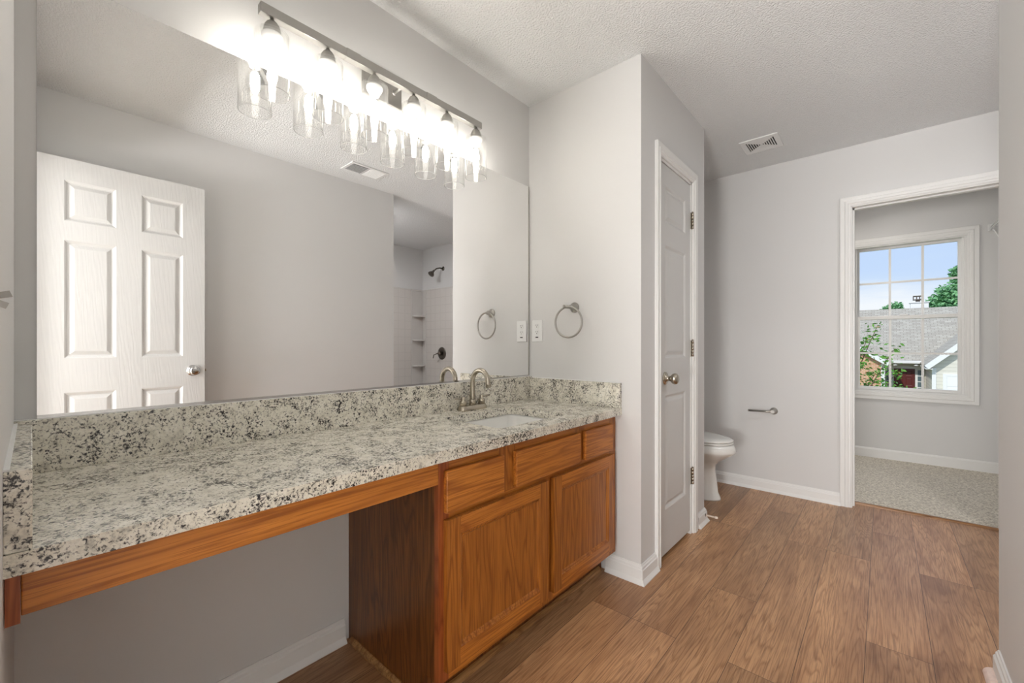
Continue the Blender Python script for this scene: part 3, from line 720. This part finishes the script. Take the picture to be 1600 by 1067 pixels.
for z in (.82, 1.175, 1.51):
    sh = B(); q = [(XA-.012, YF-.012), (XA-.012, YF-.18)]+[(XA-.012-.075*math.sin(a*PI/16), YF-.18+.0+(.168)*(1-math.cos(a*PI/16))) for a in range(1, 9)]
    sh.loft([[(x, y, z-.022) for x, y in q], [(x, y, z) for x, y in q]], smooth=False); mk('corner_shelf', sh, m_acr, ss, bevel=.003)
sh_ = empty('wall_shower', (2.97, YF, 2.13)); tag(sh_, 'dark nickel shower head on an angled arm, seen in the mirror', 'shower head')
mk('flange', B().lathe((2.955, YF, 2.125), (0, -1, 0), [(0, .030), (.004, .028), (.010, .014)], 24), m_bronze, sh_)
mk('arm', B().tube([(2.955, YF-.005, 2.125), (2.957, YF-.06, 2.125), (2.96, YF-.11, 2.11), (2.965, YF-.15, 2.075)], .0095, 14), m_bronze, sh_)
mk('spray_head', B().lathe((2.965, YF-.145, 2.083), (.05, -.62, -.72), [(0, .013), (.012, .016), (.02, .013), (.03, .018), (.062, .040), (.078, .043), (.082, .040), (.082, 0)], 28), m_bronze, sh_)
sv = empty('shower_valve', (2.965, YF, .985)); tag(sv, 'round dark nickel shower valve with a lever handle, seen in the mirror', 'shower valve')
mk('trim_plate', B().lathe((2.965, YF-.014, .985), (0, -1, 0), [(0, .085), (.004, .084), (.009, .076), (.012, .04)], 40), m_bronze, sv)
mk('handle', B().lathe((2.965, YF-.024, .985), (0, -1, 0), [(0, .026), (.040, .024), (.052, .020), (.054, 0)], 24).tube([(2.965, YF-.07, .985), (2.99, YF-.085, .98), (3.03, YF-.10, .965), (3.035, YF-.105, .92)], .007, 12), m_bronze, sv)

# ------------------------------------------------------------------ far room: window, shelf
casing('trim_7', lambda a, z, t: (a, YW-t, z), WX0+.004, WX1-.004, WZ0+.004, WZ1-.004, 'white moulded casing round the window', closed=True, k=1.28)
wn = struct(mk('window_1', (B().box(WX0, WX0+.02, YW+.002, YW+.11, WZ0, WZ1).box(WX1-.02, WX1, YW+.002, YW+.11, WZ0, WZ1)
            .box(WX0+.02, WX1-.02, YW+.002, YW+.11, WZ0, WZ0+.016).box(WX0+.02, WX1-.02, YW+.002, YW+.11, WZ1-.014, WZ1)
            .box(WX1-.034, WX1-.02, YW+.022, YW+.03, WZ0+.016, WZ1-.014).box(WX0+.02, WX0+.034, YW+.022, YW+.03, WZ0+.016, WZ1-.014)), m_trim), 'white double-hung window with grilles looking out on a house', 'window')
def sash(y, x0, x1, z0, z1, st, rt, rb):
    b = B().box(x0, x0+st, y, y+.028, z0, z1).box(x1-st, x1, y, y+.028, z0, z1).box(x0+st, x1-st, y, y+.028, z0, z0+rb).box(x0+st, x1-st, y, y+.028, z1-rt, z1)
    f = mk('sash', b, m_trim, wn, bevel=.002)
    gx0, gx1, gz0, gz1 = x0+st, x1-st, z0+rb, z1-rt
    g = B()
    for k in (1, 2): xx = gx0+(gx1-gx0)*k/3; g.box(xx-.009, xx+.009, y+.008, y+.018, gz0, gz1)
    zz = (gz0+gz1)/2; g.box(gx0, gx1, y+.0085, y+.0175, zz-.009, zz+.009)
    mk('grille', g, m_trim, f)
    mk('pane', B().box(gx0-.003, gx1+.003, y+.011, y+.015, gz0-.003, gz1+.003), m_pane, f)
sash(YW+.068, WX0+.021, WX1-.021, 1.345, WZ1-.015, .030, .022, .032)
sash(YW+.034, WX0+.021, WX1-.021, WZ0+.017, 1.378, .034, .034, .030)
mk('sash_lock', B().box(1.62, 1.68, YW+.030, YW+.045, 1.378, 1.390), m_plastic, wn, bevel=.002)
sf = empty('wire_shelf', (2.33, 4.9, 1.78)); tag(sf, 'white wire closet shelf end at the right of the window', 'shelf')
b = B()
for x in (2.19, 2.32, 2.44): b.tube([(x, 4.75, 2.10), (x, YW-.012, 2.10)], .0032, 8)
b.tube([(2.187, 4.75, 2.072), (2.187, YW-.012, 2.072)], .0032, 8)
mk('rod', b, m_plastic, sf)
b = B()
for k in range(26): y = 4.76+.0245*k; b.tube([(2.445, y, 2.103), (2.19, y, 2.103), (2.187, y, 2.072)], .0014, 6)
mk('cross_wires', b, m_plastic, sf)
mk('end_bracket', B().box(2.175, 2.215, YW-.016, YW-.001, 2.065, 2.125), m_plastic, sf, bevel=.003)
mk('brace', B().tube([(2.195, YW-.05, 2.09), (2.25, YW-.05, 1.96), (2.445, YW-.05, 1.80)], .006, 10), m_plastic, sf)

# ------------------------------------------------------------------ added ceiling fill lights, unseen (rear room, tub, far room)
def ceil_fill(x, y, label, power, size, tint=(.97, .98, 1)):  # fixture and light both added to brighten the rooms, no known lamp there
    r = empty('added_ceiling_fill', (x, y, CE-.07)); tag(r, label, 'light fixture')
    mk('base', B().lathe((x, y, CE-.001), (0, 0, -1), [(0, .16), (.02, .16), (.022, .14)], 32), m_plastic, r)
    mk('diffuser', B().lathe((x, y, CE-.02), (0, 0, -1), [(0, .145), (.025, .13), (.045, .08), (.05, 0)], 32), m_filldisc, r)
    L = lamp('added_ceiling_fill_glow', 'AREA', (0, 0, -.02), power, tint); L.parent = r; L.data.shape = 'DISK'; L.data.size = size
    return r
ceil_fill(1.15, -1.5, 'added unseen fill light on the ceiling behind the doorway', REAR_POWER, .5)
ceil_fill(2.46, 2.36, 'added unseen fill light on the ceiling in front of the tub', TUB_POWER, .28)
ceil_fill(.95, 4.6, 'added unseen fill light on the ceiling of the carpeted room', CLOSET_POWER, .4, (1, .95, .89))

# ------------------------------------------------------------------ outdoors
GZ = -2.6
def grass():
    m = M('lawn'); v = m.coords(); n = m.noise(v, 2.0, 5); m.base(m.ramp(n, [(.3, lin((70, 98, 48))), (.7, lin((120, 146, 78)))]), .9); return m.m
mgr = B().add([(-120, 5.6, GZ), (120, 5.6, GZ), (120, 300, GZ), (-120, 300, GZ)], [(0, 1, 2, 3)]); tag(mk('lawn', mgr, grass()), 'green ground outside around the neighbouring house', 'lawn', kind='structure')
def stripes(name, rgb, rgb2, freq, wid=.08, axis=2):
    m = M(name); tc = m.n('ShaderNodeTexCoord'); sp_ = m.n('ShaderNodeSeparateXYZ'); m.l(tc.outputs['Object'], sp_.inputs[0])
    f = m.math('FRACT', m.math('MULTIPLY', sp_.outputs[axis], freq)); g = m.math('LESS_THAN', f, wid); n = m.noise(m.coords(), 3, 3)
    c = m.mix(g, lin(rgb), lin(rgb2)); c = m.mix(m.math('MULTIPLY', n, .15), c, lin(rgb2)); m.base(c, .6); m.bump(f, .4, .02); return m.m
m_siding = stripes('cream_lap_siding', (226, 222, 210), (176, 172, 160), 5.5)
def roofm():
    m = M('grey_brown_shingles'); tc = m.n('ShaderNodeTexCoord'); mp = m.n('ShaderNodeMapping'); mp.inputs['Rotation'].default_value = (0, 0, 0); m.l(tc.outputs['Object'], mp.inputs[0])
    br = m.n('ShaderNodeTexBrick'); br.inputs['Scale'].default_value = 1; br.inputs['Brick Width'].default_value = .33; br.inputs['Row Height'].default_value = .16
    br.inputs['Mortar Size'].default_value = .012; br.inputs['Color1'].default_value = lin((172, 165, 152)); br.inputs['Color2'].default_value = lin((192, 186, 172)); br.inputs['Mortar'].default_value = lin((140, 133, 122))
    m.l(mp.outputs[0], br.inputs['Vector']); n = m.noise(m.coords(), 4, 5)
    m.base(m.mix(m.ramp(n, [(.3, G(0)), (.8, G(.4))]), br.outputs['Color'], lin((140, 132, 122))), .9); return m.m
m_roof = roofm()
def brickm():
    m = M('tan_brick'); tc = m.n('ShaderNodeTexCoord'); mp = m.n('ShaderNodeMapping'); mp.inputs['Rotation'].default_value = (PI/2, 0, 0); m.l(tc.outputs['Object'], mp.inputs[0])
    br = m.n('ShaderNodeTexBrick'); br.inputs['Scale'].default_value = 1; br.inputs['Brick Width'].default_value = .22; br.inputs['Row Height'].default_value = .075
    br.inputs['Mortar Size'].default_value = .008; br.inputs['Color1'].default_value = lin((196, 140, 104)); br.inputs['Color2'].default_value = lin((214, 164, 126)); br.inputs['Mortar'].default_value = lin((214, 200, 184))
    m.l(mp.outputs[0], br.inputs['Vector']); m.base(br.outputs['Color'], .8); return m.m
m_brick = brickm()
m_white = plain('white_exterior_paint', (240, 240, 238), .5)
m_red = plain('dark_red_door_paint', (96, 38, 36), .4)
m_winglass = plain('dark_window_glass', (96, 112, 120), .1)
hs = empty('neighbour_house', (2, 36, GZ)); tag(hs, 'single-storey house with grey shingle roof seen through the window', 'house')
# porch wall and main body
mk('front_wall', B().box(-8, 12, 36.0, 36.2, GZ, .25), m_siding, hs)
def prism_roof(x0, x1, ya, za, yb, zb, yc, zc, t=.18):
    """ridge along x"""
    vs = []
    for x in (x0, x1):
        vs += [(x, ya, za), (x, yb, zb), (x, yc, zc), (x, yc, zc-t), (x, yb, zb-t), (x, ya, za-t)]
    return B().loft([vs[:6], vs[6:]], smooth=False)
mk('main_roof', prism_roof(-9, 13, 35.3, .12, 41, 3.70, 46.6, .1), m_roof, hs)
mk('gutter', B().box(-9, 13, 35.2, 35.32, -.02, .14), m_white, hs, bevel=.02)
mk('soffit', B().box(-9, 13, 35.32, 36.0, -.06, -.03), m_white, hs)
# front door with sidelights
fr = mk('entry_surround', B().box(1.56, 3.36, 35.93, 36.0, GZ, -.22), m_white, hs)
dr_ = B(); panel_face(dr_, (2.0, 35.90, -2.42), (1, 0, 0), (0, 0, 1), (0, -1, 0), .96, 2.05, [(.12, .42, .15, .85), (.54, .84, .15, .85), (.12, .42, 1.0, 1.5), (.54, .84, 1.0, 1.5), (.12, .42, 1.62, 1.9), (.54, .84, 1.62, 1.9)], [(.03, -.012), (.06, -.004)])
mk('front_door', dr_, m_red, hs)
for x0, x1 in ((1.64, 1.86), (3.08, 3.28)):
    g_ = mk('sidelight', B().box(x0, x1, 35.90, 35.92, -2.2, -.45), m_winglass, hs)
    for k in range(1, 5): z = -2.2+1.75*k/5; mk('muntin', B().box(x0, x1, 35.885, 35.9, z-.02, z+.02), m_white, g_)
for x in (1.95, 2.9): mk('porch_light', B().lathe((x+.1, 35.4, -.06), (0, 0, -1), [(0, .05), (.06, .12), (.10, .12), (.12, .02)], 14), m_white, hs)
# garage wing
wy = 31.0
gb = B(); prof_g = [(3.42, GZ), (9.2, GZ), (9.2, .0), (6.31, 2.9), (3.42, .0)]
gb.loft([[(x, wy, z) for x, z in prof_g], [(x, 38.0, z) for x, z in prof_g]], smooth=False); mk('garage_wing', gb, m_siding, hs)
def gable_roof(x0, z0, xm, zm, x1, z1, y0, y1, t=.2):
    r = lambda y: [(x0, y, z0), (xm, y, zm), (x1, y, z1), (x1, y, z1-t), (xm, y, zm-t), (x0, y, z0-t)]
    return B().loft([r(y0), r(y1)], smooth=False)
mk('garage_roof', gable_roof(3.15, .05, 6.31, 3.17, 9.5, .05, wy-.3, 40.5, .05), m_roof, hs)
def fascia(x0, z0, x1, z1, y, w=.24):
    d = Vector((x1-x0, 0, z1-z0)).normalized(); n_ = Vector((-d.z, 0, d.x)); n_ = n_ if n_.z < 0 else -n_
    a, c = Vector((x0, y, z0)), Vector((x1, y, z1)); r = [a, c, c+n_*w, a+n_*w]
    return B().loft([r, [p+Vector((0, .06, 0)) for p in r]], smooth=False)
mk('fascia', fascia(3.10, .02, 6.31, 3.16, wy-.34), m_white, hs); mk('fascia', fascia(9.5, .02, 6.31, 3.16, wy-.34), m_white, hs)
mk('soffit', B().box(3.15, 3.42, wy-.3, 36, -.16, -.12), m_white, hs)
mk('corner_board', B().box(3.40, 3.56, wy-.03, wy, GZ, -.1), m_white, hs)
gd = B().box(3.952, 8.3, wy-.05, wy-.02, GZ, -.502)
mk('garage_door', gd, stripes('white_garage_panels', (238, 238, 236), (206, 206, 204), 1.9, .05), hs)
mk('garage_trim', B().box(3.80, 3.95, wy-.06, wy, GZ, -.38).box(3.95, 8.45, wy-.06, wy, -.50, -.38), m_white, hs)
# brick wing
bw = 32.0; prof_b = [(-4.6, GZ), (1.42, GZ), (1.42, .1), (-1.6, 2.15), (-4.6, .1)]
bb = B().loft([[(x, bw, z) for x, z in prof_b], [(x, 38.0, z) for x, z in prof_b]], smooth=False); mk('brick_wing', bb, m_brick, hs)
mk('brick_wing_roof', gable_roof(-4.95, .12, -1.6, 2.42, 1.75, .12, bw-.3, 39.5, .05), m_roof, hs)
mk('fascia', fascia(1.80, .12, -1.6, 2.46, bw-.34), m_white, hs); mk('fascia', fascia(-5.0, .12, -1.6, 2.46, bw-.34), m_white, hs)
mk('corner_board', B().box(1.40, 1.56, bw-.03, bw+.1, GZ, .05), m_white, hs)
# chimney
ch = mk('chimney', B().box(3.0, 3.95, 42.6, 43.5, 2.2, 4.18), m_white, hs)
mk('chimney_cap', B().box(2.94, 4.01, 42.54, 43.56, 4.18, 4.25), m_white, ch)
mk('flue_cap', B().box(3.28, 3.52, 42.9, 43.1, 4.25, 4.40).box(3.14, 3.68, 42.8, 43.3, 4.40, 4.46).box(3.14, 3.68, 42.8, 43.3, 4.66, 4.72)
   .box(3.14, 3.18, 42.8, 43.3, 4.46, 4.66).box(3.32, 3.36, 42.8, 43.3, 4.46, 4.66).box(3.48, 3.52, 42.8, 43.3, 4.46, 4.66).box(3.64, 3.68, 42.8, 43.3, 4.46, 4.66), plain('dark_bronze_metal', (92, 80, 70), .5), ch)
# paved drive
tag(mk('driveway', B().box(3.9, 8.4, 12, 31, GZ, GZ+.03), plain('pale_concrete', (196, 192, 184), .8)), 'pale concrete driveway in front of the garage wing', 'driveway', kind='structure')

def leafm(name, a, c_, d):
    m = M(name); v = m.coords(); n = m.noise(v, 2.5, 3)
    oi = m.noise(v, 14, 2)
    col = m.mix(oi, m.ramp(n, [(.3, lin(a)), (.7, lin(c_))]), lin(d)); m.base(col, .6, spec=.3)
    m.p.inputs['Subsurface Weight'].default_value = 0; return m.m
def leaf_quads(b, c, n, rx, ry, rz, size, rnd=random):
    for _ in range(n):
        u = Vector((rnd.gauss(0, 1), rnd.gauss(0, 1), rnd.gauss(0, 1))).normalized()*(rnd.random()**.45)
        p = Vector(c)+Vector((u.x*rx, u.y*ry, u.z*rz))
        a = Vector((rnd.uniform(-1, 1), rnd.uniform(-1, 1), rnd.uniform(-.6, .6))).normalized(); w = a.cross(Vector((rnd.uniform(-1, 1), rnd.uniform(-1, 1), rnd.uniform(-1, 1)))).normalized()
        s_ = size*rnd.uniform(.7, 1.3)
        b.add([p-a*s_, p+w*s_*.45-a*.1*s_, p+a*s_, p-w*s_*.45+a*.1*s_], [(0, 1, 2, 3)])
m_bark = plain('grey_brown_bark', (110, 92, 76), .9)
m_leaf_far = leafm('deep_green_foliage', (92, 146, 78), (146, 190, 112), (120, 176, 142))
m_leaf_near = leafm('crape_myrtle_foliage', (70, 120, 44), (120, 170, 76), (96, 150, 60))
def tree(label, x, y, blobs, trunk_top, leaf, mat, per):
    t = empty('tree', (x, y, GZ)); tag(t, label, 'tree')
    tk = mk('trunk', B().tube([(x, y, GZ), (x+.1, y, GZ+trunk_top*.5), (x, y, GZ+trunk_top)], [.35, .26, .16], 12), m_bark, t)
    b = B()
    for (dx, dz, r) in blobs: leaf_quads(b, (x+dx, y, dz), int(per*r*r), r, r*.8, r*.8, leaf)
    f = mk('foliage', b, mat, t); f['kind'] = 'stuff'; return t
tree('large leafy green tree behind the house at the right of the window view', 7.6, 60, [(-2.0, 4.6, 1.6), (-.6, 6.0, 1.8), (.6, 7.4, 1.8), (-1.2, 5.0, 1.9), (1.6, 5.6, 2.2), (2.2, 8.0, 2.2), (-.2, 8.2, 1.1), (3.2, 6.4, 2.4), (.5, 4.4, 2.2)], 8, .22, m_leaf_far, 330)
tree('small round treetop behind the roof ridge left of the chimney', 2.2, 60, [(0, 4.6, .95), (-.35, 4.7, .7), (.25, 5.1, .7), (.2, 4.2, .9)], 6.5, .18, m_leaf_far, 420)
# crape myrtle in front
cm = empty('shrub_tree', (.55, 9.2, GZ)); tag(cm, 'green crape myrtle branches close outside the lower left panes', 'tree')
b = B(); lf = B(); fl = B(); rn = random.Random(3)
ends = [(1.62, 9.0, 1.02), (1.42, 9.1, 1.38), (1.30, 9.0, 1.18), (1.66, 9.1, .66), (1.70, 9.0, .40), (1.40, 9.2, .62), (1.35, 9.1, .42), (1.2, 9.0, .78), (.8, 9.2, 1.6), (.4, 9.0, 1.2), (.1, 9.3, .8), (1.25, 8.9, .25), (1.55, 9.0, .15), (.9, 9.0, .4)]
for q in ends:
    s0 = Vector((.55+rn.uniform(-.06, .06), 9.2, GZ)); k1 = Vector((.75+rn.uniform(-.15, .1), 9.15, -.9)); q = Vector(q)
    k2 = k1.lerp(q, .6)+Vector((-.06, 0, -.12)); line = []
    for k in range(17):
        t = k/16; p = s0*(1-t)**3+k1*3*t*(1-t)**2+k2*3*t*t*(1-t)+q*t**3; line.append(p)
    b.tube(line, [.022*(1-t/17)+.003 for t in range(17)], 7)
    for k in range(8, 17):
        for _ in range(24):
            p = line[k]+Vector((rn.gauss(0, .075), rn.gauss(0, .06), rn.gauss(0, .045)))
            leaf_quads(lf, p, 1, .01, .01, .01, .036, rn)
    leaf_quads(fl, q+Vector((.02, 0, .01)), 8, .05, .04, .03, .014, rn)
mk('branches', b, m_bark, cm); o = mk('foliage', lf, m_leaf_near, cm); o['kind'] = 'stuff'
o = mk('blossom', fl, plain('faded_orange_buds', (206, 150, 96), .7), cm); o['kind'] = 'stuff'
